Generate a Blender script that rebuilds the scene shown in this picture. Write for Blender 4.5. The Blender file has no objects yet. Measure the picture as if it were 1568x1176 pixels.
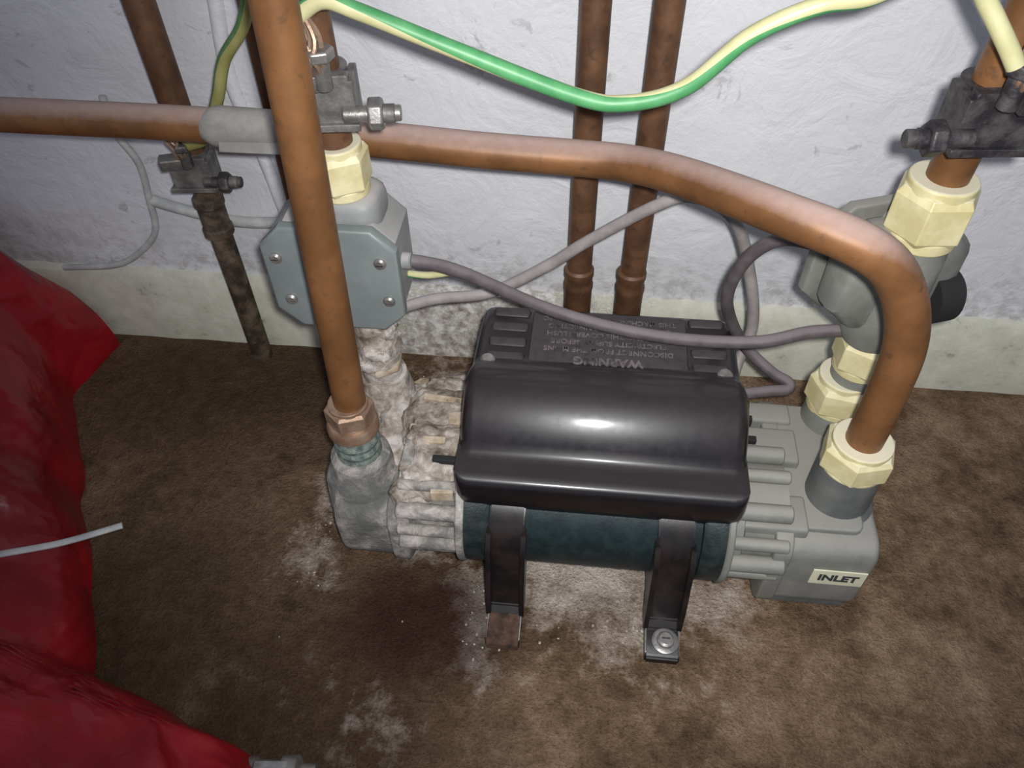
import bpy, bmesh, math, random
from mathutils import Vector, Matrix, noise
random.seed(4)
C = bpy.context.collection
sc = bpy.context.scene
sc.view_settings.view_transform = 'Standard'
sc.view_settings.look = 'None'

# ---------------------------------------------------------------- materials
def new_mat(name):
    m = bpy.data.materials.new(name); m.use_nodes = True
    nt = m.node_tree; b = nt.nodes['Principled BSDF']
    return m, nt, b

def ramp(nt, fac, stops):
    r = nt.nodes.new('ShaderNodeValToRGB')
    e = r.color_ramp.elements
    while len(e) < len(stops): e.new(0.5)
    for i, (p, c) in enumerate(stops):
        e[i].position = p; e[i].color = (c[0], c[1], c[2], 1) if not isinstance(c, (int, float)) else (c, c, c, 1)
    nt.links.new(fac, r.inputs[0]); return r.outputs[0]

def noise_n(nt, scale, detail=4, rough=0.6, coord=None, dist=0.0):
    n = nt.nodes.new('ShaderNodeTexNoise')
    n.inputs['Scale'].default_value = scale; n.inputs['Detail'].default_value = detail
    n.inputs['Roughness'].default_value = rough; n.inputs['Distortion'].default_value = dist
    if coord is None:
        g = nt.nodes.new('ShaderNodeNewGeometry'); coord = g.outputs['Position']
    nt.links.new(coord, n.inputs['Vector']); return n.outputs[0]

def mixc(nt, fac, a, b, mode='MIX'):
    m = nt.nodes.new('ShaderNodeMix'); m.data_type = 'RGBA'; m.blend_type = mode
    def setin(sock, v):
        if isinstance(v, (tuple, list)): sock.default_value = (v[0], v[1], v[2], 1)
        elif isinstance(v, (int, float)): sock.default_value = v
        else: nt.links.new(v, sock)
    setin(m.inputs[0], fac); setin(m.inputs[6], a); setin(m.inputs[7], b)
    return m.outputs[2]

def mathn(nt, op, a, b=None, clamp=False):
    m = nt.nodes.new('ShaderNodeMath'); m.operation = op; m.use_clamp = clamp
    for i, v in enumerate((a, b)):
        if v is None: continue
        if isinstance(v, (int, float)): m.inputs[i].default_value = v
        else: nt.links.new(v, m.inputs[i])
    return m.outputs[0]

def bump(nt, b, h, strength=0.3, dist=0.002):
    n = nt.nodes.new('ShaderNodeBump'); n.inputs['Strength'].default_value = strength
    n.inputs['Distance'].default_value = dist
    nt.links.new(h, n.inputs['Height']); nt.links.new(n.outputs[0], b.inputs['Normal'])

def simple(name, c1, c2=None, scale=60, rough=0.5, metal=0.0, bs=0.2, lo=0.4, hi=0.65, dust=None, dustlo=0.5, dmax=0.85, coat=0, bd=0.001, dn=0.7, speck=None):
    m, nt, b = new_mat(name)
    b.inputs['Roughness'].default_value = rough; b.inputs['Metallic'].default_value = metal
    b.inputs['Coat Weight'].default_value = coat; b.inputs['Coat Roughness'].default_value = 0.16
    n = noise_n(nt, scale)
    col = ramp(nt, n, [(lo, c1), (hi, c2 or c1)])
    if speck is not None:
        sp = ramp(nt, noise_n(nt, 110, 4, 0.7), [(0.58, 0.0), (0.70, 0.65)])
        col = mixc(nt, sp, col, speck)
    if dust is not None:
        g = nt.nodes.new('ShaderNodeNewGeometry'); s = nt.nodes.new('ShaderNodeSeparateXYZ')
        nt.links.new(g.outputs['Normal'], s.inputs[0])
        n2 = noise_n(nt, 150, 3)
        f = mathn(nt, 'ADD', s.outputs[2], mathn(nt, 'MULTIPLY', mathn(nt, 'SUBTRACT', n2, 0.5), dn))
        f = ramp(nt, f, [(dustlo, 0.0), (1.0, dmax)])
        col = mixc(nt, f, col, dust)
        if metal > 0: nt.links.new(mathn(nt, 'MULTIPLY', mathn(nt, 'SUBTRACT', 1.0, f), metal), b.inputs['Metallic'])
        rr = mathn(nt, 'ADD', mathn(nt, 'MULTIPLY', f, 0.8 - rough), rough); nt.links.new(rr, b.inputs['Roughness'])
    nt.links.new(col, b.inputs['Base Color'])
    if bs: bump(nt, b, noise_n(nt, scale * 6, 3), bs, bd)
    return m

M_cop = simple('copper_aged', (0.165, 0.074, 0.027), (0.26, 0.118, 0.045), 22, 0.47, 0.28, 0.08, dust=(0.40, 0.285, 0.245), dustlo=0.40, dn=0.25, dmax=1.0, speck=(0.11, 0.058, 0.03))
M_copd = simple('copper_dark', (0.095, 0.046, 0.024), (0.18, 0.088, 0.044), 40, 0.52, 0.25, 0.1, speck=(0.055, 0.032, 0.02))
M_pipedirt = simple('pipe_dirty', (0.04, 0.028, 0.018), (0.16, 0.115, 0.08), 70, 0.7, 0.2, 0.5)
M_brass = simple('brass_nut', (0.26, 0.16, 0.105), (0.40, 0.28, 0.20), 80, 0.45, 0.5, 0.2)
M_verd = simple('verdigris', (0.08, 0.12, 0.11), (0.27, 0.30, 0.26), 160, 0.85, 0.0, 0.8)
M_cream = simple('cream_plastic', (0.56, 0.49, 0.25), (0.70, 0.64, 0.39), 50, 0.5, 0, 0.1, dust=(0.66, 0.62, 0.48), dn=0.3)
M_grey = simple('grey_plastic', (0.165, 0.168, 0.15), (0.225, 0.225, 0.20), 35, 0.55, 0, 0.15, dust=(0.275, 0.262, 0.235), dn=0.3)
M_greyd = simple('grey_plastic_dark', (0.09, 0.10, 0.095), (0.15, 0.155, 0.145), 35, 0.55, 0, 0.15)
M_box = simple('box_plastic', (0.22, 0.232, 0.225), (0.29, 0.30, 0.29), 25, 0.5, 0, 0.1, dust=(0.39, 0.365, 0.35), dn=0.3)
M_boxplate = simple('box_plate', (0.16, 0.185, 0.18), (0.205, 0.235, 0.23), 20, 0.45, 0, 0.08)
M_sleeve = simple('grey_tape', (0.22, 0.215, 0.19), (0.29, 0.28, 0.25), 60, 0.7, 0, 0.3, dust=(0.37, 0.345, 0.32))
M_black = simple('black_cover', (0.006, 0.005, 0.006), (0.012, 0.009, 0.010), 22, 0.27, 0, 0.0, dust=(0.028, 0.020, 0.022), dustlo=0.5, dmax=0.5, coat=0.35, dn=0.3)
M_deck = simple('black_cover_deck', (0.010, 0.009, 0.011), (0.018, 0.015, 0.017), 22, 0.5, 0, 0.05, dust=(0.07, 0.058, 0.062), dustlo=0.6, dmax=0.75, dn=0.8)
M_blackm = simple('black_bracket', (0.006, 0.005, 0.006), (0.018, 0.012, 0.011), 60, 0.36, 0, 0.05)
M_teal = simple('motor_teal', (0.006, 0.0145, 0.017), (0.014, 0.028, 0.030), 120, 0.5, 0.1, 0.2)
M_teald = simple('motor_cap', (0.008, 0.016, 0.017), (0.025, 0.036, 0.036), 90, 0.5, 0.1, 0.3)
M_metal = simple('zinc', (0.25, 0.24, 0.22), (0.42, 0.40, 0.38), 90, 0.38, 0.7, 0.2)
M_steel = simple('dark_steel', (0.05, 0.045, 0.045), (0.15, 0.135, 0.125), 110, 0.5, 0.4, 0.4)
M_steelg = simple('grey_steel', (0.12, 0.115, 0.11), (0.25, 0.235, 0.22), 80, 0.5, 0.4, 0.3)
M_steelb = simple('black_steel', (0.03, 0.027, 0.032), (0.11, 0.10, 0.10), 90, 0.5, 0.4, 0.4)
M_cabd = simple('cable_dark', (0.075, 0.062, 0.066), (0.12, 0.10, 0.105), 60, 0.55, 0, 0.1, dust=(0.20, 0.17, 0.175), dustlo=0.4, dn=0.2)
M_cabl = simple('cable_light', (0.22, 0.195, 0.19), (0.31, 0.28, 0.27), 60, 0.6, 0, 0.1, dust=(0.37, 0.335, 0.33), dn=0.2)
M_wire_w = simple('wire_white', (0.36, 0.37, 0.36), (0.50, 0.50, 0.48), 60, 0.6)
M_green = simple('wire_green', (0.06, 0.25, 0.09), (0.10, 0.33, 0.13), 60, 0.45, 0, 0)
M_yellow = simple('wire_yellow', (0.50, 0.48, 0.25), (0.59, 0.565, 0.32), 60, 0.45, 0, 0)
M_greeno = simple('wire_green_old', (0.06, 0.14, 0.05), (0.10, 0.20, 0.07), 60, 0.45, 0, 0)
M_yellowo = simple('wire_yellow_old', (0.26, 0.25, 0.08), (0.34, 0.32, 0.12), 60, 0.45, 0, 0)
M_label = simple('label_cream', (0.60, 0.59, 0.42), (0.66, 0.65, 0.48), 60, 0.5, 0, 0)
M_ink = simple('label_ink', (0.04, 0.05, 0.05), None, 60, 0.5, 0, 0)
M_text = simple('moulded_text', (0.03, 0.026, 0.027), (0.17, 0.145, 0.145), 120, 0.6, 0, 0, lo=0.35, hi=0.6)
M_hole = simple('black_hole', (0.012, 0.012, 0.012), None, 60, 0.8, 0, 0)
M_chip = simple('timber_chip', (0.32, 0.24, 0.155), (0.52, 0.44, 0.34), 80, 0.8, 0, 0.4)
M_rust = simple('rust', (0.03, 0.016, 0.010), (0.10, 0.052, 0.032), 120, 0.9, 0.0, 0.6)
M_tag = simple('tag_blue', (0.22, 0.32, 0.40), None, 60, 0.5, 0, 0)

def crust_mat(name, stops, s=90, s2=300):
    m, nt, b = new_mat(name)
    n = noise_n(nt, s, 6, 0.65, None, 0.4)
    n = mathn(nt, 'ADD', mathn(nt, 'MULTIPLY', n, 0.6), mathn(nt, 'MULTIPLY', noise_n(nt, s * .35, 3), 0.4))
    nt.links.new(ramp(nt, n, stops), b.inputs['Base Color'])
    b.inputs['Roughness'].default_value = 0.9
    bump(nt, b, noise_n(nt, s2, 6, 0.7), 0.7, 0.003); return m
M_crust = crust_mat('limescale', [(0.36, (0.10, 0.075, 0.055)), (0.44, (0.26, 0.215, 0.17)), (0.51, (0.41, 0.355, 0.31)), (0.60, (0.63, 0.58, 0.54))])
M_crustg = crust_mat('grey_corroded', [(0.40, (0.13, 0.13, 0.12)), (0.49, (0.20, 0.195, 0.18)), (0.54, (0.34, 0.31, 0.28)), (0.62, (0.56, 0.52, 0.49))], 55)

# red fabric
M_red, nt, b = new_mat('red_fabric')
n = noise_n(nt, 7, 3)
nt.links.new(ramp(nt, n, [(0.35, (0.17, 0.002, 0.006)), (0.65, (0.40, 0.010, 0.016))]), b.inputs['Base Color'])
b.inputs['Roughness'].default_value = 0.33
bump(nt, b, mathn(nt, 'ADD', noise_n(nt, 16, 2, 0.5, None, 0.8), mathn(nt, 'MULTIPLY', noise_n(nt, 50, 2, 0.5, None, 1.0), 0.12)), 0.6, 0.016)

# wall
M_wall, nt, b = new_mat('painted_plaster')
n = noise_n(nt, 3.0, 4); n2 = noise_n(nt, 30, 6, 0.65, None, 0.6)
col = ramp(nt, n, [(0.35, (0.62, 0.625, 0.65)), (0.65, (0.73, 0.735, 0.755))])
patch = ramp(nt, n2, [(0.64, 0.0), (0.68, 0.7)])
col = mixc(nt, patch, col, (0.42, 0.41, 0.42))
g = nt.nodes.new('ShaderNodeNewGeometry'); s = nt.nodes.new('ShaderNodeSeparateXYZ'); nt.links.new(g.outputs['Position'], s.inputs[0])
low = ramp(nt, mathn(nt, 'ADD', s.outputs[2], mathn(nt, 'MULTIPLY', n2, 0.10)), [(0.10, 1.0), (0.20, 0.0)])
n3 = noise_n(nt, 75, 6, 0.7)
low = mathn(nt, 'MULTIPLY', low, ramp(nt, n3, [(0.45, 0.0), (0.6, 0.9)]))
col = mixc(nt, low, col, (0.33, 0.30, 0.28))
nt.links.new(col, b.inputs['Base Color']); b.inputs['Roughness'].default_value = 0.55
bump(nt, b, mathn(nt, 'ADD', noise_n(nt, 22, 5, 0.6, None, 0.8), mathn(nt, 'MULTIPLY', n3, 0.3)), 0.45, 0.007)

# skirting
M_skirt, nt, b = new_mat('skirting_paint')
geo = nt.nodes.new('ShaderNodeNewGeometry').outputs['Position']
n = noise_n(nt, 40, 6, 0.7)
col = ramp(nt, n, [(0.30, (0.24, 0.22, 0.18)), (0.40, (0.52, 0.515, 0.42)), (0.65, (0.64, 0.63, 0.53))])
mp = nt.nodes.new('ShaderNodeMapping'); mp.inputs['Scale'].default_value = (1 / .22, 1, 1 / .2); mp.inputs['Location'].default_value = (0.08 / .22, 0, 0)
nt.links.new(geo, mp.inputs['Vector']); gr = nt.nodes.new('ShaderNodeTexGradient'); gr.gradient_type = 'SPHERICAL'; nt.links.new(mp.outputs[0], gr.inputs[0])
pf = ramp(nt, mathn(nt, 'ADD', gr.outputs[1], mathn(nt, 'MULTIPLY', mathn(nt, 'SUBTRACT', noise_n(nt, 45, 6, .75), 0.5), 1.6)), [(0.35, 0.0), (0.5, 1.0)])
col = mixc(nt, pf, col, ramp(nt, noise_n(nt, 90, 6, .7), [(0.35, (0.20, 0.16, 0.13)), (0.5, (0.45, 0.42, 0.38)), (0.62, (0.68, 0.67, 0.65))]))
nt.links.new(col, b.inputs['Base Color']); b.inputs['Roughness'].default_value = 0.5
bump(nt, b, mathn(nt, 'ADD', n, pf), 0.4, 0.003)

# carpet
M_carpet, nt, b = new_mat('stained_carpet')
geo = nt.nodes.new('ShaderNodeNewGeometry').outputs['Position']
def blob(cx, cy, rx, ry):
    mp = nt.nodes.new('ShaderNodeMapping'); mp.vector_type = 'POINT'
    mp.inputs['Scale'].default_value = (1 / rx, 1 / ry, 1)
    mp.inputs['Location'].default_value = (-cx / rx, -cy / ry, 0)
    nt.links.new(geo, mp.inputs['Vector'])
    gr = nt.nodes.new('ShaderNodeTexGradient'); gr.gradient_type = 'SPHERICAL'
    nt.links.new(mp.outputs[0], gr.inputs[0]); return gr.outputs[1]
n1 = noise_n(nt, 26, 5, 0.6, geo, 0.2); n2 = noise_n(nt, 95, 5, 0.7, geo); n3 = noise_n(nt, 420, 3, 0.7, geo); n0 = noise_n(nt, 9, 3, 0.5, geo)
nb = mathn(nt, 'ADD', mathn(nt, 'ADD', mathn(nt, 'MULTIPLY', n1, 0.42), mathn(nt, 'MULTIPLY', n2, 0.28)), mathn(nt, 'MULTIPLY', n0, 0.30))
dry = ramp(nt, nb, [(0.38, (0.070, 0.046, 0.026)), (0.46, (0.145, 0.092, 0.054)), (0.53, (0.225, 0.146, 0.090)), (0.63, (0.34, 0.24, 0.155))])
dark = mathn(nt, 'ADD', mathn(nt, 'ADD', blob(-0.115, -0.275, 0.12, 0.085), blob(-0.33, -0.06, 0.24, 0.14)), mathn(nt, 'ADD', blob(-0.16, -0.37, 0.16, 0.09), blob(-0.31, -0.33, 0.16, 0.2)))
dark = mathn(nt, 'MULTIPLY', dark, mathn(nt, 'MULTIPLY', ramp(nt, mathn(nt, 'ADD', mathn(nt, 'MULTIPLY', n0, .5), mathn(nt, 'MULTIPLY', n1, .5)), [(0.40, 0.25), (0.58, 1.0)]), 2.0), True)
col = mixc(nt, mathn(nt, 'MULTIPLY', dark, 0.75), dry, (0.042, 0.024, 0.014))
wet = mathn(nt, 'MULTIPLY', blob(-0.100, -0.283, 0.085, 0.058), mathn(nt, 'MULTIPLY', ramp(nt, n1, [(0.35, 0.5), (0.6, 1.0)]), 2.2), True)
w = mathn(nt, 'ADD', mathn(nt, 'ADD', blob(0.02, -0.235, 0.16, 0.075), blob(-0.11, -0.10, 0.13, 0.15)), mathn(nt, 'ADD', blob(-0.062, -0.285, 0.032, 0.06), mathn(nt, 'MULTIPLY', blob(-0.14, -0.36, 0.14, 0.07), 0.24)))
w = mathn(nt, 'ADD', w, mathn(nt, 'MULTIPLY', blob(-0.20, -0.22, 0.045, 0.09), 0.55))
w = mathn(nt, 'ADD', w, mathn(nt, 'MULTIPLY', blob(0.05, -0.31, 0.10, 0.05), 0.35))
wf = mathn(nt, 'ADD', mathn(nt, 'MULTIPLY', w, 0.8), mathn(nt, 'MULTIPLY', mathn(nt, 'SUBTRACT', nb, 0.5), 3.4))
wf = ramp(nt, wf, [(0.20, 0.0), (0.80, 0.85)])
wf = mathn(nt, 'MULTIPLY', wf, ramp(nt, w, [(0.0, 0.0), (0.28, 1.0)]))
col = mixc(nt, wf, col, (0.58, 0.52, 0.46))
col = mixc(nt, mathn(nt, 'MULTIPLY', wet, 0.82), col, (0.038, 0.015, 0.012))
col = mixc(nt, 0.6, col, ramp(nt, n3, [(0.3, 0.3), (0.7, 1.0)]), 'MULTIPLY')
col = mixc(nt, 1.0, col, (1.25, 1.25, 1.25), 'MULTIPLY')
nt.links.new(col, b.inputs['Base Color']); b.inputs['Roughness'].default_value = 0.95
b.inputs['Specular IOR Level'].default_value = 0.1
bump(nt, b, mathn(nt, 'ADD', n3, mathn(nt, 'MULTIPLY', n2, 1.5)), 0.9, 0.004)

# ---------------------------------------------------------------- mesh helpers
def obj(name, bm, mats, parent=None, smooth=True, angle=40):
    me = bpy.data.meshes.new(name)
    bmesh.ops.recalc_face_normals(bm, faces=bm.faces)
    bm.to_mesh(me); bm.free()
    if not isinstance(mats, (list, tuple)): mats = [mats]
    for m in mats: me.materials.append(m)
    if smooth:
        for p in me.polygons: p.use_smooth = True
        try: me.set_sharp_from_angle(angle=math.radians(angle))
        except Exception: pass
    o = bpy.data.objects.new(name, me); C.objects.link(o)
    if parent: o.parent = parent
    return o

def empty(name, loc=(0, 0, 0), rot=(0, 0, 0)):
    e = bpy.data.objects.new(name, None); e.location = loc; e.rotation_euler = rot
    e.empty_display_size = 0.02; C.objects.link(e); return e

def catmull(pts, n=10):
    P = [Vector(p) for p in pts]
    if len(P) == 2: return [P[0].lerp(P[1], i / 8) for i in range(9)]
    P = [P[0] * 2 - P[1]] + P + [P[-1] * 2 - P[-2]]
    out = []
    for i in range(1, len(P) - 2):
        a, b_, c, d = P[i - 1:i + 3]
        for k in range(n):
            t = k / n
            out.append(0.5 * ((2 * b_) + (c - a) * t + (2 * a - 5 * b_ + 4 * c - d) * t * t + (3 * b_ - a - 3 * c + d) * t ** 3))
    out.append(P[-2]); return out

def tube_bm(bm, pts, r, seg=20, n=10, smooth=True, flat=1.0, matf=None, twist=0.0, caps=True):
    P = catmull(pts, n) if smooth else [Vector(p) for p in pts]
    t0 = (P[1] - P[0]).normalized()
    ref = Vector((0, 0, 1)) if abs(t0.z) < 0.9 else Vector((0, 1, 0))
    u = ref.cross(t0).normalized()
    rings = []; L = 0
    for i, p in enumerate(P):
        if i == 0: t = t0
        elif i == len(P) - 1: t = (P[i] - P[i - 1]).normalized()
        else: t = (P[i + 1] - P[i - 1]).normalized()
        if i: L += (p - P[i - 1]).length
        u = (u - t * u.dot(t)).normalized(); v = t.cross(u)
        rr = r(i / (len(P) - 1)) if callable(r) else r
        ring = []
        for k in range(seg):
            a = 2 * math.pi * k / seg + twist * L
            ring.append(bm.verts.new(p + u * math.cos(a) * rr + v * math.sin(a) * rr * flat))
        rings.append(ring)
    for i in range(len(rings) - 1):
        for k in range(seg):
            f = bm.faces.new((rings[i][k], rings[i][(k + 1) % seg], rings[i + 1][(k + 1) % seg], rings[i + 1][k]))
            if matf: f.material_index = matf(k, seg)
    if caps:
        bm.faces.new(rings[0][::-1]); bm.faces.new(rings[-1])

def tube(name, pts, r, mat, parent=None, **k):
    bm = bmesh.new(); tube_bm(bm, pts, r, **k); return obj(name, bm, mat, parent)

def axes(axis):
    A = {'z': (Vector((1, 0, 0)), Vector((0, 1, 0)), Vector((0, 0, 1))),
         'x': (Vector((0, 1, 0)), Vector((0, 0, 1)), Vector((1, 0, 0))),
         'y': (Vector((0, 0, 1)), Vector((1, 0, 0)), Vector((0, 1, 0)))}
    return A[axis] if isinstance(axis, str) else axis

def lathe_bm(bm, c, prof, axis='z', seg=40, rot=0.0):
    u, v, w = axes(axis); c = Vector(c); rings = []
    for (r, h) in prof:
        rings.append([bm.verts.new(c + w * h + (u * math.cos(rot + 2 * math.pi * k / seg) + v * math.sin(rot + 2 * math.pi * k / seg)) * max(r, 1e-5)) for k in range(seg)])
    for i in range(len(rings) - 1):
        for k in range(seg):
            bm.faces.new((rings[i][k], rings[i][(k + 1) % seg], rings[i + 1][(k + 1) % seg], rings[i + 1][k]))
    bm.faces.new(rings[0][::-1]); bm.faces.new(rings[-1])

def lathe(name, c, prof, mat, parent=None, axis='z', seg=40, rot=0.0):
    bm = bmesh.new(); lathe_bm(bm, c, prof, axis, seg, rot); return obj(name, bm, mat, parent, angle=30)

def cyl_prof(r, h0, h1, b=0.001):
    return [(r - b, h0), (r, h0 + b), (r, h1 - b), (r - b, h1)]

def nut(name, c, r, h, mat, parent=None, axis='z', sides=6, rot=0.2, collar=True):
    bm = bmesh.new()
    lathe_bm(bm, c, [(r * .90, -h / 2), (r, -h / 2 + h * .12), (r, h / 2 - h * .15), (r * .88, h / 2)], axis, sides, rot)
    if collar:
        lathe_bm(bm, c, cyl_prof(r * .86, -h / 2 - h * .18, -h / 2 + h * .1, h * .03), axis, 32)
        lathe_bm(bm, c, cyl_prof(r * .80, h / 2 - h * .1, h / 2 + h * .15, h * .03), axis, 32)
    o = obj(name, bm, mat, parent, angle=25)
    md = o.modifiers.new('bev', 'BEVEL'); md.width = r * 0.10; md.segments = 3; md.limit_method = 'ANGLE'; md.angle_limit = math.radians(35)
    return o

def box(name, c, s, mat, parent=None, bev=0.0015, rot=(0, 0, 0)):
    bm = bmesh.new(); bmesh.ops.create_cube(bm, size=1)
    for v in bm.verts: v.co = Vector((v.co.x * s[0], v.co.y * s[1], v.co.z * s[2]))
    if bev: bmesh.ops.bevel(bm, geom=bm.edges[:], offset=bev, segments=3, affect='EDGES', profile=0.7)
    R = Matrix.Rotation(rot[2], 3, 'Z') @ Matrix.Rotation(rot[1], 3, 'Y') @ Matrix.Rotation(rot[0], 3, 'X')
    for v in bm.verts: v.co = R @ v.co + Vector(c)
    return obj(name, bm, mat, parent)

def loft(name, prof, a0, a1, mat, parent=None, r=0.008, axis='x', inset=None, angle=35):
    cx = sum(p[0] for p in prof) / len(prof); cy = sum(p[1] for p in prof) / len(prof)
    bm = bmesh.new(); rings = []
    st = [(0, 1.0), (.10, .56), (.3, .28), (.6, .08), (1.0, 0)]
    secs = [(a0 + d * r, i * r) for d, i in st] + [(a1 - d * r, i * r) for d, i in reversed(st)]
    for a, ins in secs:
        ring = []
        for (p, q) in prof:
            hx = ins * (cx - p) / max(abs(cx - p), ins + 1e-6); hy = ins * (cy - q) / max(abs(cy - q), ins + 1e-6)
            P, Q = p + hx, q + hy
            co = {'x': (a, P, Q), 'y': (P, a, Q), 'z': (P, Q, a)}[axis]
            ring.append(bm.verts.new(co))
        rings.append(ring)
    n = len(prof)
    for i in range(len(rings) - 1):
        for k in range(n):
            bm.faces.new((rings[i][k], rings[i][(k + 1) % n], rings[i + 1][(k + 1) % n], rings[i + 1][k]))
    bm.faces.new(rings[0][::-1]); bm.faces.new(rings[-1])
    return obj(name, bm, mat, parent, angle=angle)

def rrect(x0, x1, y0, y1, r, n=5):
    out = []
    for (cx, cy, a0) in ((x1 - r, y1 - r, 0), (x0 + r, y1 - r, 90), (x0 + r, y0 + r, 180), (x1 - r, y0 + r, 270)):
        for k in range(n + 1):
            a = math.radians(a0 + 90 * k / n); out.append((cx + r * math.cos(a), cy + r * math.sin(a)))
    return out

def lump(name, c, s, mat, parent=None, amp=0.3, freq=60, sub=4, seed=0):
    bm = bmesh.new(); bmesh.ops.create_icosphere(bm, subdivisions=sub, radius=1)
    for v in bm.verts:
        q0 = v.co.copy(); e = 0.55
        p = Vector([math.copysign(abs(t) ** e, t) for t in q0])
        p = Vector((p.x * s[0], p.y * s[1], p.z * s[2]))
        q = (p + Vector(c)) * freq + Vector((seed, seed * 2, 0))
        k = amp * (noise.noise(q) + 0.5 * noise.noise(q * 2.3) + 0.35 * noise.noise(q * 5))
        v.co = p + q0.normalized() * k * min(s) + Vector(c)
    return obj(name, bm, mat, parent, angle=80)

def text(name, body, size, loc, R, mat, parent, ext=0.0004, bold=0.0):
    cu = bpy.data.curves.new(name, 'FONT'); cu.body = body; cu.size = size; cu.extrude = ext; cu.offset = bold
    cu.align_x = 'CENTER'; cu.align_y = 'CENTER'; cu.materials.append(mat)
    o = bpy.data.objects.new(name, cu); C.objects.link(o); o.location = loc; o.rotation_euler = R
    dg = bpy.context.evaluated_depsgraph_get(); me = bpy.data.meshes.new_from_object(o.evaluated_get(dg))
    bpy.data.objects.remove(o)
    o = bpy.data.objects.new(name, me); o.location = loc; o.rotation_euler = R; C.objects.link(o)
    if parent: o.parent = parent
    return o

# ---------------------------------------------------------------- room
def slab(name, x0, x1, y0, y1, z0, z1, mat):
    bm = bmesh.new(); bmesh.ops.create_cube(bm, size=1)
    for v in bm.verts:
        v.co = Vector((x0 if v.co.x < 0 else x1, y0 if v.co.y < 0 else y1, z0 if v.co.z < 0 else z1))
    return obj(name, bm, mat, smooth=False)
slab('wall_back', -1.6, 1.6, 0.012, 0.10, 0, 1.6, M_wall)
slab('floor', -1.6, 1.6, -1.6, 0.10, -0.05, 0, M_carpet)
bm = bmesh.new(); rows = []
N = 400
for i in range(N + 1):
    x = -1.6 + 3.2 * i / N
    w = 0.0012 * noise.noise(Vector((x * 30, 0, 0))) ; w2 = 0.003 * noise.noise(Vector((x * 32, 5, 0))) + 0.002 * noise.noise(Vector((x * 90, 5, 3)))
    rows.append([bm.verts.new(p) for p in ((x, 0.0 + w, 0), (x, 0.0 + w, 0.072), (x, 0.004 + w, 0.080 + w2), (x, 0.013, 0.083 + w2), (x, 0.013, 0))])
for i in range(N):
    for k in range(5): bm.faces.new((rows[i][k], rows[i][(k + 1) % 5], rows[i + 1][(k + 1) % 5], rows[i + 1][k]))
bm.faces.new(rows[0][::-1]); bm.faces.new(rows[-1])
obj('baseboard_back', bm, M_skirt, angle=30)

# ---------------------------------------------------------------- pipes
TOP = 0.75
e = empty('copper_pipe')
tube('riser', [(-0.319, -0.016, 0.20), (-0.319, -0.016, 0.45), (-0.319, -0.016, TOP)], 0.0112, M_copd, e, n=6)
tube('riser_lower', [(-0.319, -0.016, 0.0), (-0.3185, -0.016, 0.1), (-0.319, -0.016, 0.205)], 0.0098, M_pipedirt, e, n=6)
lathe('coupling', (-0.319, -0.016, 0), [(0.0105, .150), (0.0128, .152), (0.0128, .158), (.0115, .160), (.0115, .180), (.0128, .182), (.0128, .188), (0.0105, .190)], M_pipedirt, e)
e = empty('copper_pipe')
tube('riser', [(-0.232, -0.035, 0.0), (-0.229, -0.035, 0.3), (-0.222, -0.035, TOP)], 0.0105, M_copd, e, n=6)
for i, (x, xt) in enumerate(((-0.005, -0.005), (0.039, 0.0435))):
    e = empty('copper_pipe')
    tube('riser', [(x, -0.022, 0.0), ((x + xt) / 2, -0.022, 0.3), (xt, -0.022, TOP)], 0.0103, M_copd, e, n=6)
    lathe('solder_ring', (x, -0.022, 0), [(.0103, .085), (.0118, .087), (.0118, .118), (.0124, .120), (.0124, .124), (.0116, .126), (.0116, .132), (.0124, .134), (.0124, .139), (.0103, .141)], M_copd, e)
e = empty('copper_pipe')
tube('riser', [(-0.156, -0.203, 0.13), (-0.151, -0.198, 0.30), (-0.147, -0.193, 0.45), (-0.142, -0.19, TOP)], 0.0112, M_cop, e, n=8, seg=32)
nut('compression_nut', (-0.1565, -0.203, 0.1475), 0.0175, 0.015, M_brass, e, rot=0.35)
lathe('nut_flange', (-0.1565, -0.203, 0), [(.0165, .128), (.0185, .130), (.0185, .136), (.017, .139)], M_brass, e)
lathe('threaded_tail', (-0.1565, -0.203, 0), [(.0155, .098), (.0165, .104), (.0155, .108), (.0168, .112), (.0155, .116), (.0168, .120), (.0155, .124), (.0165, .131)], M_verd, e)
e = empty('copper_pipe')
tube('riser', [(-0.157, -0.128, 0.30), (-0.157, -0.128, 0.5), (-0.157, -0.128, TOP)], 0.0112, M_copd, e, n=6, seg=28)
nut('plastic_nut', (-0.157, -0.128, 0.295), 0.0200, 0.026, M_cream, e, rot=0.5)
e = empty('copper_pipe')
tube('riser', [(0.201, -0.13, 0.28), (0.206, -0.13, 0.40), (0.22, -0.13, TOP)], 0.0118, M_cop, e, n=6, seg=28)
nut('plastic_nut', (0.201, -0.13, 0.287), 0.0245, 0.032, M_cream, e, rot=0.1)
e = empty('copper_pipe')
tube('swept_run', [(-0.8, -0.078, 0.293), (-0.55, -0.078, 0.292), (-0.413, -0.078, 0.291), (-0.271, -0.078, 0.290), (-0.153, -0.078, 0.285), (-0.074, -0.078, 0.280), (-0.010, -0.079, 0.278),
     (0.024, -0.088, 0.281), (0.056, -0.120, 0.293), (0.103, -0.176, 0.309), (0.145, -0.2, 0.306), (0.170, -0.2, 0.282), (0.186, -0.2, 0.242), (0.190, -0.2, 0.19), (0.190, -0.2, 0.135)], 0.0120, M_cop, e, n=14, seg=36)
nut('plastic_nut', (0.190, -0.2, 0.139), 0.0245, 0.022, M_cream, e, rot=0.25)
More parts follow.
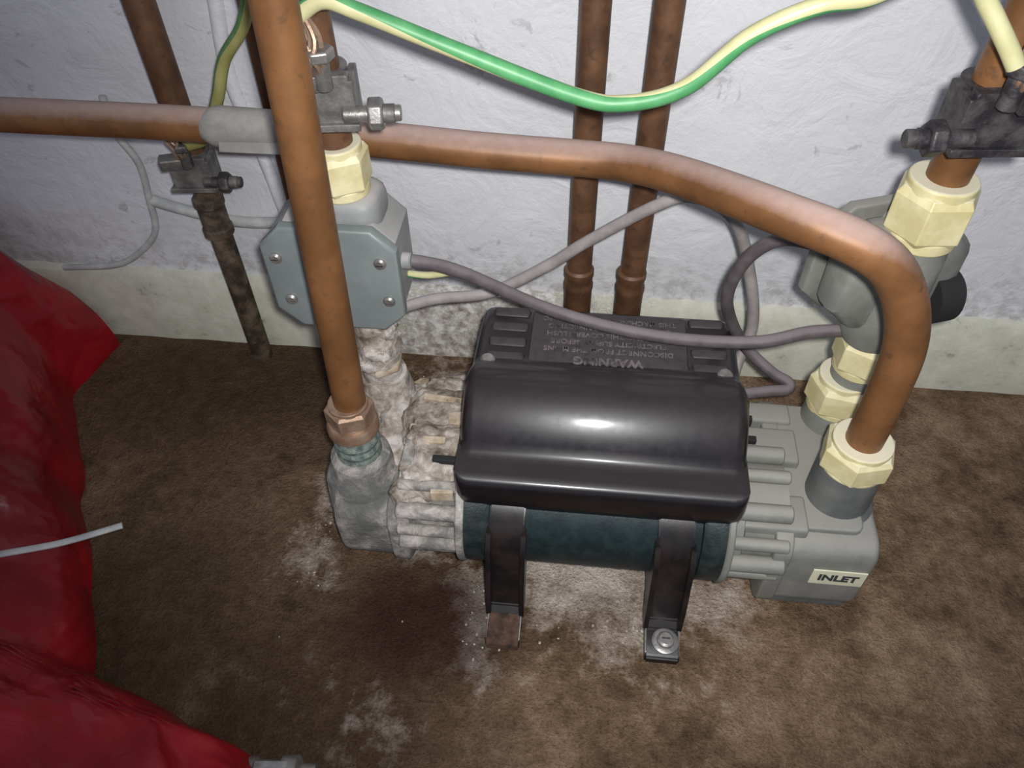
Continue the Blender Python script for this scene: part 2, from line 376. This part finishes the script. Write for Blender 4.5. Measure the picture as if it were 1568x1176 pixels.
# folded grey tape: a flattened leaf-ended wrap facing the room
bm = bmesh.new()
tube_bm(bm, [(-0.268 + i * 0.004, -0.0785 - 0.0006, 0.2902 - i * 0.0001) for i in range(16)],
        lambda t: 0.0060 + 0.0090 * math.sqrt(min(1, t * 4.5)) if t < .23 else 0.0150 - 0.0010 * t, seg=28, smooth=False, flat=0.93)
obj('pipe_sleeve', bm, M_sleeve, e)
box('sleeve_flap', (-0.228, -0.0905, 0.289), (0.046, 0.003, 0.020), M_sleeve, e, 0.0012, (-0.5, 0, 0))

# ---------------------------------------------------------------- flow switch boxes
def octa(w, h, c):
    return [(-w, -h + c), (-w + c, -h), (w - c, -h), (w, -h + c), (w, h - c), (w - c, h), (-w + c, h), (-w, h - c)]
e = empty('junction_box', (-0.167, -0.128, 0.222))
loft('housing', octa(0.043, 0.040, 0.013), -0.018, 0.026, M_box, e, r=0.004, axis='y')
loft('cover_plate', octa(0.0455, 0.042, 0.015), -0.026, -0.017, M_boxplate, e, r=0.002, axis='y')
loft('top_hump', rrect(-0.012, 0.034, -0.016, 0.022, 0.012), 0.03, 0.056, M_box, e, r=0.008, axis='z')
for i, (x, z) in enumerate(((-0.036, 0.018), (0.034, 0.018), (-0.033, -0.017), (0.036, -0.014))):
    lathe('screw_%d' % (i + 1), (x, -0.0262, z), [(0.0042, 0.002), (0.0042, -0.001), (0.003, -0.0025)], M_metal, e, 'y', 20)
    box('slot_%d' % (i + 1), (x, -0.0290, z), (0.005, 0.0006, 0.0008), M_steel, e, 0)
lathe('gland', (0.041, -0.004, 0.004), cyl_prof(0.006, 0, 0.008), M_box, e, 'x', 20)
lathe('corroded_neck', (0.012, 0.0, 0), [(0.014, -0.125), (0.016, -0.115), (0.0155, -0.09), (0.0175, -0.088), (0.0175, -0.068), (0.015, -0.062), (0.015, -0.04)], M_crust, e)
nut('corroded_nut', (0.012, 0, -0.078), 0.0195, 0.016, M_crust, e)
nut('cream_band', (0.012, 0, -0.100), 0.0185, 0.008, M_chip, e, rot=0.6, collar=False)
for i in range(4):
    a = i * 1.3
    lump('scale_%d' % i, (0.012 + 0.008 * math.cos(a), -0.008 * math.sin(a) - 0.004, -0.060 - 0.016 * i), (0.010, 0.010, 0.006), M_crust, e, 0.8, 90, 4, i)

e = empty('flow_switch', (0.198, -0.128, 0.235), (0, 0, math.radians(200)))
loft('housing', octa(0.043, 0.038, 0.018), -0.022, 0.014, M_grey, e, r=0.014, axis='y')
loft('cover_plate', octa(0.047, 0.041, 0.018), -0.030, -0.021, M_grey, e, r=0.002, axis='y')
lathe('barrel', (0, 0, 0), [(0.018, -0.055), (0.022, -0.045), (0.0235, -0.02), (0.0235, 0.022), (0.021, 0.030), (0.02, 0.037)], M_grey, e)
lathe('end_cap', (-0.032, 0.006, -0.018), [(0.020, 0.010), (0.020, -0.007), (0.016, -0.011)], M_hole, e, 'x', 28)
nut('lower_nut', (-0.003, 0, -0.069), 0.0215, 0.026, M_cream, e)
lathe('neck', (-0.003, 0, 0), cyl_prof(0.017, -0.100, -0.08), M_grey, e)
nut('pump_nut', (0.002, -0.002, -0.112), 0.0235, 0.026, M_cream, e, rot=0.5)

# ---------------------------------------------------------------- shower pump
P = empty('shower_pump')
AY, AZ = -0.205, 0.068
lathe('motor_can', (0, AY, AZ), cyl_prof(0.0495, -0.055, 0.093), M_teal, P, 'x', 64)
lathe('end_bell_left', (0, AY, AZ), [(0.045, -0.074), (0.052, -0.073), (0.052, -0.058), (0.0505, -0.055)], M_teald, P, 'x', 64)
lathe('end_bell_right', (0, AY, AZ), [(0.0505, 0.093), (0.052, 0.096), (0.052, 0.109), (0.045, 0.111)], M_teald, P, 'x', 64)
lathe('gasket_left', (0, AY, AZ), cyl_prof(0.0535, -0.079, -0.073), M_crustg, P, 'x', 64)
lathe('gasket_right', (0, AY, AZ), cyl_prof(0.0535, 0.109, 0.114), M_grey, P, 'x', 64)
br = [(-.298, 0), (-.298, .008), (-.294, .0105), (-.277, .012), (-.271, .017), (-.267, .032), (-.2625, .06), (-.2605, .078), (-.252, .096), (-.235, .110), (-.205, .118), (-.175, .112), (-.157, .100), (-.1485, .082), (-.1475, .06), (-.143, .032), (-.139, .017), (-.133, .012), (-.116, .0105), (-.112, .008), (-.112, 0),
      (-.150, 0), (-.155, .012), (-.17, .02), (-.205, .0185), (-.24, .02), (-.255, .012), (-.260, 0)]
def ext(nm, prof, x0, x1, mat, bev=0.0008):
    bm = bmesh.new()
    A = [bm.verts.new((x0, p, q)) for p, q in prof]; B = [bm.verts.new((x1, p, q)) for p, q in prof]
    for k in range(len(prof)): bm.faces.new((A[k], A[(k + 1) % len(prof)], B[(k + 1) % len(prof)], B[k]))
    bm.faces.new(A[::-1]); bm.faces.new(B)
    if bev: bmesh.ops.bevel(bm, geom=bm.edges[:], offset=bev, segments=2, affect='EDGES')
    return obj(nm, bm, mat, P, angle=30)
def bracket(nm, x, bolt):
    ext(nm, br, x - 0.0125, x + 0.0125, M_blackm, 0.0012)
    for s in (-1, 1):
        fl = [(-.278, .012), (-.275, .035), (-.2695, .06), (-.2665, .080), (-.258, .092), (-.25, .090), (-.255, .07), (-.258, .03), (-.262, .012)]
        x0 = x + s * 0.0122
        ext(nm + '_flange_%d' % (s + 2), fl, x0 - .0018, x0 + .0018, M_blackm, 0.0005)
    if bolt:
        lathe(nm + '_washer', (x + 0.002, -0.286, 0.0115), [(0.0098, 0), (0.0098, 0.0012), (0.0085, 0.0018), (0.0065, 0.002), (0.006, 0.0045), (0.0045, 0.0055)], M_metal, P, 'z', 28)
        box(nm + '_screw_slot', (x + 0.002, -0.286, 0.0172), (0.006, 0.001, 0.0006), M_steel, P, 0)
    else:
        ext(nm + '_rust_pad', [(-.299, 0), (-.299, .0085), (-.294, .0118), (-.276, .0132), (-.272, .010), (-.28, .006), (-.285, 0)], x - 0.0118, x + 0.0118, M_rust, 0.0006)
bracket('bracket_left', -0.042, False); bracket('bracket_right', 0.0745, True)
cov = [(-.074, .088), (-.070, .10), (-.070, .128), (-.073, .136), (-.080, .140), (-.10, .142), (-.135, .1445), (-.143, .1465), (-.148, .1505), (-.154, .155), (-.162, .1585), (-.172, .160), (-.182, .1590), (-.191, .1555),
       (-.199, .1500), (-.2065, .1430), (-.2120, .1360), (-.2155, .1310), (-.219, .1285), (-.225, .1282), (-.2325, .1280), (-.2370, .1272), (-.2395, .1250), (-.2415, .1190), (-.2425, .107), (-.2410, .099), (-.237, .094), (-.230, .092), (-.20, .090), (-.14, .086)]
loft('motor_cover', cov, -0.080, 0.119, M_black, P, r=0.010, angle=50)
for sx, x0, x1 in ((0, -0.070, -0.040), (1, 0.082, 0.110)):
    for j, yy in enumerate((-0.083, -0.101, -0.119, -0.136)):
        zz = 0.1405 + 0.0045 * (-(yy + 0.08) / 0.06)
        loft('deck_rib_%d_%d' % (sx, j), rrect(yy - 0.006, yy + 0.004, zz - 0.006, zz + 0.0013, 0.002, 3), x0, x1, M_deck, P, r=0.003)
for i, (x, y) in enumerate(((-0.067, -0.147), (0.105, -0.147))):
    lathe('cover_screw_%d' % (i + 1), (x, y + 0.002, 0.148), [(0.0055, -0.003), (0.0055, 0.0015), (0.004, 0.003)], M_metal, P, 'z', 20)
loft('warning_panel', rrect(-0.038, 0.080, -0.144, -0.084, 0.004, 4), 0.1375, 0.1458, M_deck, P, r=0.0015, axis='z')
RT = (0, 0, math.pi)
text('warning_title', 'WARNING', 0.0105, (0.021, -0.1375, 0.1463), RT, M_text, P, 0.0003, 0.0004)
lines = ['DISCONNECT FROM THE MAINS', 'ELECTRICITY SUPPLY BEFORE', 'REMOVING THIS COVER. FLUSH', 'SYSTEM BEFORE CONNECTING', 'THIS MACHINE MUST BE EARTHED']
for i, s in enumerate(lines):
    text('warning_line_%d' % i, s, 0.0066, (0.021, -0.1265 + i * 0.0082, 0.1463), RT, M_text, P, 0.0003, 0.0001)

def rods(nm, x0, x1, mat, r=0.0065, angs=(20, 55, 90, 125, 155, 180, 205, 235)):
    for i, a in enumerate(angs):
        a = math.radians(a)
        lathe('%s_rod_%d' % (nm, i), (0, AY + 0.044 * math.cos(a), AZ + 0.044 * math.sin(a)), cyl_prof(r if i % 2 else r * .75, x0, x1), mat, P, 'x', 18)
    lathe(nm + '_spacer', (0, AY, AZ), [(0.043, x0), (0.043, x0 + 0.008), (0.038, x0 + 0.01), (0.038, x1)], mat, P, 'x', 48)
rods('right_head', 0.113, 0.152, M_grey)
loft('right_head_block', rrect(-0.246, -0.112, 0.010, 0.088, 0.014), 0.148, 0.216, M_grey, P, r=0.006)
loft('right_head_flange', rrect(-0.249, -0.108, 0.008, 0.093, 0.016), 0.143, 0.156, M_grey, P, r=0.002)
loft('right_head_top', rrect(0.152, 0.204, -0.232, -0.118, 0.008, 4), 0.084, 0.0925, M_grey, P, r=0.002, axis='z')
for i, (x, y, s) in enumerate(((0.135, -0.222, 0.03), (0.137, -0.165, 0.032), (0.135, -0.130, 0.02))):
    loft('right_rib_%d' % i, rrect(y - s / 2, y + s / 2, 0.06, 0.1 - 0.004 * (i != 1), 0.003, 3), 0.120, 0.165, M_grey, P, r=0.002)
for i, y in enumerate((-0.228, -0.203, -0.165, -0.142)):
    box('right_gap_%d' % i, (0.1285, y, 0.1005 if 0 < i < 3 else 0.097), (0.012, 0.005, 0.008), M_hole, P, 0.0008)
lathe('right_front_port', (0.190, -0.2, 0), [(0.028, 0.06), (0.026, 0.088), (0.0225, 0.092), (0.0215, 0.128)], M_greyd, P)
lathe('right_rear_port', (0.196, -0.128, 0), [(0.024, 0.05), (0.022, 0.09), (0.02, 0.108)], M_grey, P)
box('inlet_label', (0.193, -0.2468, 0.055), (0.037, 0.0012, 0.018), M_label, P, 0.0005)
text('inlet_lettering', 'INLET', 0.0105, (0.193, -0.2476, 0.055), (math.radians(90), 0, 0), M_ink, P, 0.0002, 0.0004)
loft('right_head_foot', rrect(-0.240, -0.12, 0.0, 0.02, 0.004), 0.155, 0.212, M_greyd, P, r=0.002)

rods('left_head', -0.122, -0.078, M_crustg, 0.006, (125, 150, 172, 192, 212, 235))
lathe('left_front_port', (-0.1565, -0.203, 0), [(0.030, 0.012), (0.031, 0.05), (0.029, 0.078), (0.026, 0.084), (0.0235, 0.088), (0.022, 0.100), (0.018, 0.104)], M_crustg, P)
loft('left_head_block', rrect(-0.240, -0.105, 0.010, 0.078, 0.018), -0.176, -0.122, M_crustg, P, r=0.008)
loft('left_head_shroud', rrect(-0.246, -0.112, 0.012, 0.086, 0.02), -0.132, -0.118, M_crustg, P, r=0.003)
lathe('left_rear_port', (-0.155, -0.128, 0), [(0.026, 0.04), (0.024, 0.085), (0.019, 0.11)], M_crust, P)
k = 0
for (x, y, z, sx, sy, sz) in ((-0.105, -0.165, 0.090, .026, .034, .014), (-0.102, -0.205, 0.100, .022, .030, .012), (-0.135, -0.170, 0.082, .018, .034, .009), (-0.100, -0.135, 0.080, .020, .028, .014),
                              (-0.112, -0.228, 0.090, .014, .010, .010), (-0.14, -0.135, 0.078, .022, .020, .010), (-0.12, -0.12, 0.045, .032, .02, .032)):
    lump('limescale_%d' % k, (x, y, z), (sx, sy, sz), M_crust, P, 0.4, 60, 5, k); k += 1
box('left_terminal', (-0.089, -0.214, 0.114), (0.020, 0.005, 0.005), M_hole, P, 0.001)
box('left_lug', (-0.088, -0.170, 0.106), (0.014, 0.012, 0.006), M_chip, P, 0.001, (0, 0, .2))
box('left_lug_rust', (-0.090, -0.232, 0.101), (0.016, 0.010, 0.010), M_chip, P, 0.001, (0, 0, .1))
for i, (x, y, z) in enumerate(((-0.103, -0.150, 0.106), (-0.110, -0.180, 0.1055), (-0.104, -0.196, 0.1125))):
    box('left_splinter_%d' % i, (x, y, z), (0.030 - i * .004, 0.0055, 0.003), M_chip, P, 0.001, (0.1, 0.05, -.05 + .06 * i))

bm = bmesh.new()
for (x, y, z, w, d, h, a) in ((-0.130, -0.066, 0.010, .030, .008, .006, .1), (-0.100, -0.078, 0.012, .034, .010, .006, -.05), (-0.098, -0.050, 0.009, .05, .012, .006, .05), (-0.15, -0.05, 0.006, .02, .015, .005, .6),
                           (-0.05, -0.045, 0.008, .04, .02, .006, .02), (-0.17, -0.06, 0.006, .014, .010, .004, 2)):
    m = Matrix.Translation((x, y, z - h * .5)) @ Matrix.Rotation(a, 4, 'Z') @ Matrix.Diagonal((w, d, z * 1.0 + h, 1))
    bmesh.ops.create_cube(bm, size=1, matrix=m)
bmesh.ops.subdivide_edges(bm, edges=bm.edges[:], cuts=3, use_grid_fill=True)
for v in bm.verts:
    v.co += Vector([noise.noise(v.co * 200 + Vector((i * 9, 0, 0))) * 0.003 for i in range(3)])
    v.co.z = max(v.co.z, 0.0)
obj('timber_chips', bm, M_chip, smooth=False)
bm = bmesh.new()
for i in range(110):
    cx, cy, sx, sy = random.choice([(-0.14, -0.06, .04, .02), (-0.06, -0.28, .012, .02), (0.02, -0.275, .05, .008), (-0.20, -0.2, .006, .04)])
    x = random.gauss(cx, sx); y = random.gauss(cy, sy)
    if y > -0.01: continue
    r = random.uniform(.0004, .0012)
    bmesh.ops.create_icosphere(bm, subdivisions=1, radius=r, matrix=Matrix.Translation((x, y, r * .4)) @ Matrix.Diagonal((1, random.uniform(.6, 1.4), .6, 1)))
obj('limescale_crumbs', bm, M_crust, smooth=False)

# ---------------------------------------------------------------- earth clamps
def clamp(loc, rotz, mat, mir=1, s=1.0, bolts=M_metal):
    e = empty('earth_clamp', loc, (0, 0, rotz)); e.scale = (s, s, s)
    bm = bmesh.new()
    prof = [(0.0118, -0.008), (0.0142, -0.008), (0.0145, 0), (0.0142, 0.008), (0.0118, 0.008)]
    lathe_bm(bm, (0, 0, 0), prof, 'z', 32)
    obj('pipe_band', bm, mat, e)
    box('saddle', (0.002 * mir, -0.0175, -0.002), (0.030, 0.007, 0.028), mat, e, 0.0015)
    box('saddle_lip', (0.002 * mir, -0.019, -0.015), (0.036, 0.010, 0.004), mat, e, 0.001)
    box('saddle_arm', (0.017 * mir, -0.010, -0.004), (0.004, 0.022, 0.026), mat, e, 0.001)
    box('tongue', (-0.006 * mir, -0.025, 0.012), (0.018, 0.010, 0.010), mat, e, 0.002, (0.2, 0, 0.2))
    lathe('clamp_bolt', (0.012 * mir, -0.022, -0.008), cyl_prof(0.0042, 0 if mir > 0 else -0.030, 0.030 if mir > 0 else 0, .0005), bolts, e, 'x', 20)
    nut('clamp_nut', (0.029 * mir, -0.022, -0.008), 0.0085, 0.008, bolts, e, 'x', collar=False)
    lathe('clamp_bolt_end', (0.034 * mir, -0.022, -0.008), cyl_prof(0.0048, -0.003, 0.005, .0006), mat, e, 'x', 16)
    lathe('terminal_screw', (0.006 * mir, -0.026, 0.014), cyl_prof(0.0045, -0.006, 0.014, .0006), bolts, e, 'z', 18)
    nut('terminal_nut', (0.006 * mir, -0.026, 0.026), 0.0080, 0.006, bolts, e, 'z', collar=False)
    for i in range(11):
        a = i * 0.9
        tube('strand_%d' % i, [(0.002 * mir, -0.022 + .001 * math.sin(a), 0.010), (0.004 * mir + .004 * math.sin(a), -0.029 + .003 * math.cos(a), 0.022), (0.0015 * mir + .006 * math.sin(a * 2), -0.026 + .004 * math.cos(a), 0.034), (0.0, -0.022, 0.047)],
             0.0013, M_brass, e, seg=6, n=4)
    return e
clamp((-0.157, -0.128, 0.350), 0.15, M_steelg, 1, 1.08)
clamp((-0.319, -0.016, 0.224), 0.1, M_steelg, 1, 1.0, M_steel)
cl = clamp((0.204, -0.13, 0.356), 0.1, M_steelb, -1, 1.15, M_steelb)
box('tag', (0.042, -0.004, -0.010), (0.034, 0.0015, 0.020), M_tag, cl, 0.0006)

# ---------------------------------------------------------------- earth wires
def earth(name, pts, r=0.0044, tw=22, ph=0, mats=None):
    return tube(name, pts, r, mats or [M_green, M_yellow], None, seg=24, n=14, matf=lambda k, s: 0 if (k + ph) % s < s * .42 else 1, twist=tw)
earth('earth_wire', [(-0.155, -0.154, 0.396), (-0.140, -0.152, 0.404), (-0.122, -0.152, 0.399), (-0.0736, -0.152, 0.381), (-0.012, -0.152, 0.359), (0.0157, -0.152, 0.356), (0.045, -0.152, 0.366), (0.072, -0.152, 0.393), (0.10, -0.152, 0.408), (0.1226, -0.152, 0.413),
      (0.148, -0.152, 0.427), (0.162, -0.153, 0.425), (0.174, -0.156, 0.412), (0.186, -0.161, 0.398), (0.194, -0.164, 0.388)], ph=3, tw=15)
earth('earth_wire', [(-0.2185, -0.062, 0.45), (-0.2150, -0.062, 0.39), (-0.228, -0.056, 0.352), (-0.252, -0.05, 0.323), (-0.265, -0.05, 0.295), (-0.285, -0.045, 0.262), (-0.306, -0.040, 0.250)], tw=8, ph=8, mats=[M_greeno, M_yellowo])

# ---------------------------------------------------------------- cables
tube('power_cable', [(-0.128, -0.132, 0.226), (-0.112, -0.128, 0.222), (-0.085, -0.120, 0.208), (-0.02, -0.112, 0.170), (0.052, -0.121, 0.1605), (0.119, -0.134, 0.172), (0.160, -0.126, 0.178), (0.186, -0.124, 0.180)], 0.0046, M_cabd, n=14)
tube('power_cable', [(-0.158, -0.108, 0.150), (-0.12, -0.085, 0.150), (-0.075, -0.07, 0.148), (-0.03, -0.062, 0.172), (0.0, -0.06, 0.196), (0.046, -0.06, 0.230), (0.0715, -0.06, 0.240), (0.104, -0.06, 0.223), (0.125, -0.06, 0.175), (0.136, -0.068, 0.129), (0.128, -0.085, 0.102), (0.124, -0.10, 0.095)], 0.0046, M_cabl, n=14)
tube('power_cable', [(0.170, -0.126, 0.258), (0.149, -0.13, 0.256), (0.123, -0.12, 0.251), (0.107, -0.11, 0.224), (0.104, -0.10, 0.18), (0.1265, -0.085, 0.126), (0.152, -0.096, 0.106), (0.166, -0.102, 0.101), (0.165, -0.108, 0.099), (0.150, -0.112, 0.100), (0.128, -0.118, 0.101)], 0.0046, M_cabd, n=14)
earth('earth_wire', [(-0.126, -0.124, 0.208), (-0.112, -0.115, 0.200), (-0.098, -0.102, 0.193), (-0.090, -0.09, 0.183)], 0.0026, 30, 12)
tube('wall_cable', [(-0.392, 0.008, 0.262), (-0.394, 0.004, 0.238), (-0.382, 0.004, 0.205), (-0.386, 0.004, 0.168), (-0.392, 0.003, 0.135), (-0.415, 0.003, 0.110), (-0.445, 0.0, 0.094), (-0.50, 0.0, 0.087)], 0.0030, M_wire_w)
tube('wall_cable', [(-0.386, 0.006, 0.166), (-0.36, 0.006, 0.158), (-0.315, 0.006, 0.148), (-0.26, 0.004, 0.152), (-0.215, 0.0, 0.165)], 0.0050, M_wire_w)
tube('wall_cable', [(-0.288, 0.012, 0.60), (-0.286, 0.012, 0.45), (-0.276, 0.012, 0.36), (-0.283, 0.012, 0.28), (-0.272, 0.012, 0.2), (-0.262, 0.012, 0.09)], 0.006, M_wall)

# ---------------------------------------------------------------- red jacket heap
def edge_x(y):
    pts = [(-0.62, -0.10), (-0.50, -0.14), (-0.42, -0.170), (-0.395, -0.195), (-0.378, -0.250), (-0.350, -0.335), (-0.28, -0.368), (-0.2, -0.42), (-0.083, -0.485), (-0.03, -0.475), (0.0, -0.47)]
    for i in range(len(pts) - 1):
        if pts[i][0] <= y <= pts[i + 1][0]:
            t = (y - pts[i][0]) / (pts[i + 1][0] - pts[i][0]); t = t * t * (3 - 2 * t) * .5 + t * .5
            return pts[i][1] + t * (pts[i + 1][1] - pts[i][1])
    return pts[0][1] if y < pts[0][0] else pts[-1][1]
bm = bmesh.new(); NX, NY = 150, 180; grid = []
for j in range(NY + 1):
    y = -0.62 + (0.605) * j / NY; row = []
    ex = edge_x(y)
    for i in range(NX + 1):
        u = i / NX
        x = ex - (u ** 1.5) * 0.55
        d = ex - x
        H0 = 0.075 + 0.10 * min(1, max(0, (y + 0.30) / 0.25))
        dd = min(1, d / 0.10)
        z = H0 * math.sqrt(max(0, 1 - (1 - dd) ** 2))
        z += 0.23 * max(0, d - 0.10)
        q = Vector((x * 7 + y * 5, y * 4, 1))
        ridge = (1 - abs(noise.noise(Vector((x * 13 - y * 7, y * 5 + x * 3, 3))) * 2)) ** 2
        ridge2 = (1 - abs(noise.noise(Vector((x * 22 + y * 13, y * 9, 8))) * 2)) ** 3
        fold = noise.noise(q) * 0.026 + ridge * 0.014 + ridge2 * 0.007 - 0.008
        z += fold * min(1, d / 0.05)
        z = max(z, 0.002)
        xo = 0.007 * noise.noise(Vector((y * 20, 0, 7))) * (1 - u)
        fr = min(1, max(0, (-0.012 - y)) / 0.03)
        z = z if y < -0.04 else z * (0.6 + 0.4 * fr)
        row.append(bm.verts.new((x + xo, y, z)))
    grid.append(row)
for j in range(NY):
    for i in range(NX): bm.faces.new((grid[j][i], grid[j][i + 1], grid[j + 1][i + 1], grid[j + 1][i]))
bor = [grid[0][i] for i in range(NX + 1)] + [grid[j][NX] for j in range(1, NY + 1)] + [grid[NY][i] for i in range(NX - 1, -1, -1)] + [grid[j][0] for j in range(NY - 1, 0, -1)]
low = [bm.verts.new((v.co.x, v.co.y, 0)) for v in bor]
for k in range(len(bor)): bm.faces.new((bor[k], bor[(k + 1) % len(bor)], low[(k + 1) % len(bor)], low[k]))
J = obj('red_jacket', bm, M_red, angle=80)
tube('white_cord', [(-0.48, -0.345, 0.11), (-0.42, -0.330, 0.106), (-0.38, -0.310, 0.098), (-0.350, -0.292, 0.088), (-0.315, -0.273, 0.086)], 0.0026, M_wire_w, flat=0.6)
e = empty('metal_buckle', (-0.180, -0.4035, 0.012), (0, 0, 0.1))
lathe('barrel', (0, 0, 0), [(0.008, -0.024), (0.011, -0.022), (0.011, -0.012), (0.009, -0.010), (0.009, 0.004), (0.012, 0.006), (0.012, 0.016), (0.007, 0.019), (0.007, 0.028)], M_metal, e, 'x', 24)
box('tab', (0.0, 0.0, 0.009), (0.022, 0.010, 0.006), M_metal, e, 0.001)

# ---------------------------------------------------------------- camera + lights
d = Vector((23.5, -1130, -1224)).normalized(); u = -d
X = Vector((1, -0.0697, 0.0835)); X = (X - u * X.dot(u)).normalized(); Y = u.cross(X)
M = Matrix((X, Y, u))
cam = bpy.data.cameras.new('camera'); co = bpy.data.objects.new('camera', cam); C.objects.link(co)
cam.sensor_width = 36; cam.lens = 1224 / 1600 * 36; cam.clip_start = 0.01
co.matrix_world = Matrix.Translation((0, -0.5451, 0.56)) @ M.to_4x4()
sc.camera = co

L = bpy.data.lights.new('phone_flash', 'SPOT'); L.energy = 16.0; L.shadow_soft_size = 0.009; L.color = (1.0, 0.99, 0.98)
L.spot_size = math.radians(102); L.spot_blend = 1.0
lo = bpy.data.objects.new('phone_flash', L); C.objects.link(lo)
lo.location = (0.016, -0.548, 0.578)
aim = Vector((0.05, -0.08, 0.16)) - lo.location
lo.rotation_euler = aim.to_track_quat('-Z', 'Y').to_euler()
w = bpy.data.worlds.new('room_ambient'); sc.world = w; w.use_nodes = True
w.node_tree.nodes['Background'].inputs[0].default_value = (0.76, 0.82, 1.0, 1)
w.node_tree.nodes['Background'].inputs[1].default_value = 0.34
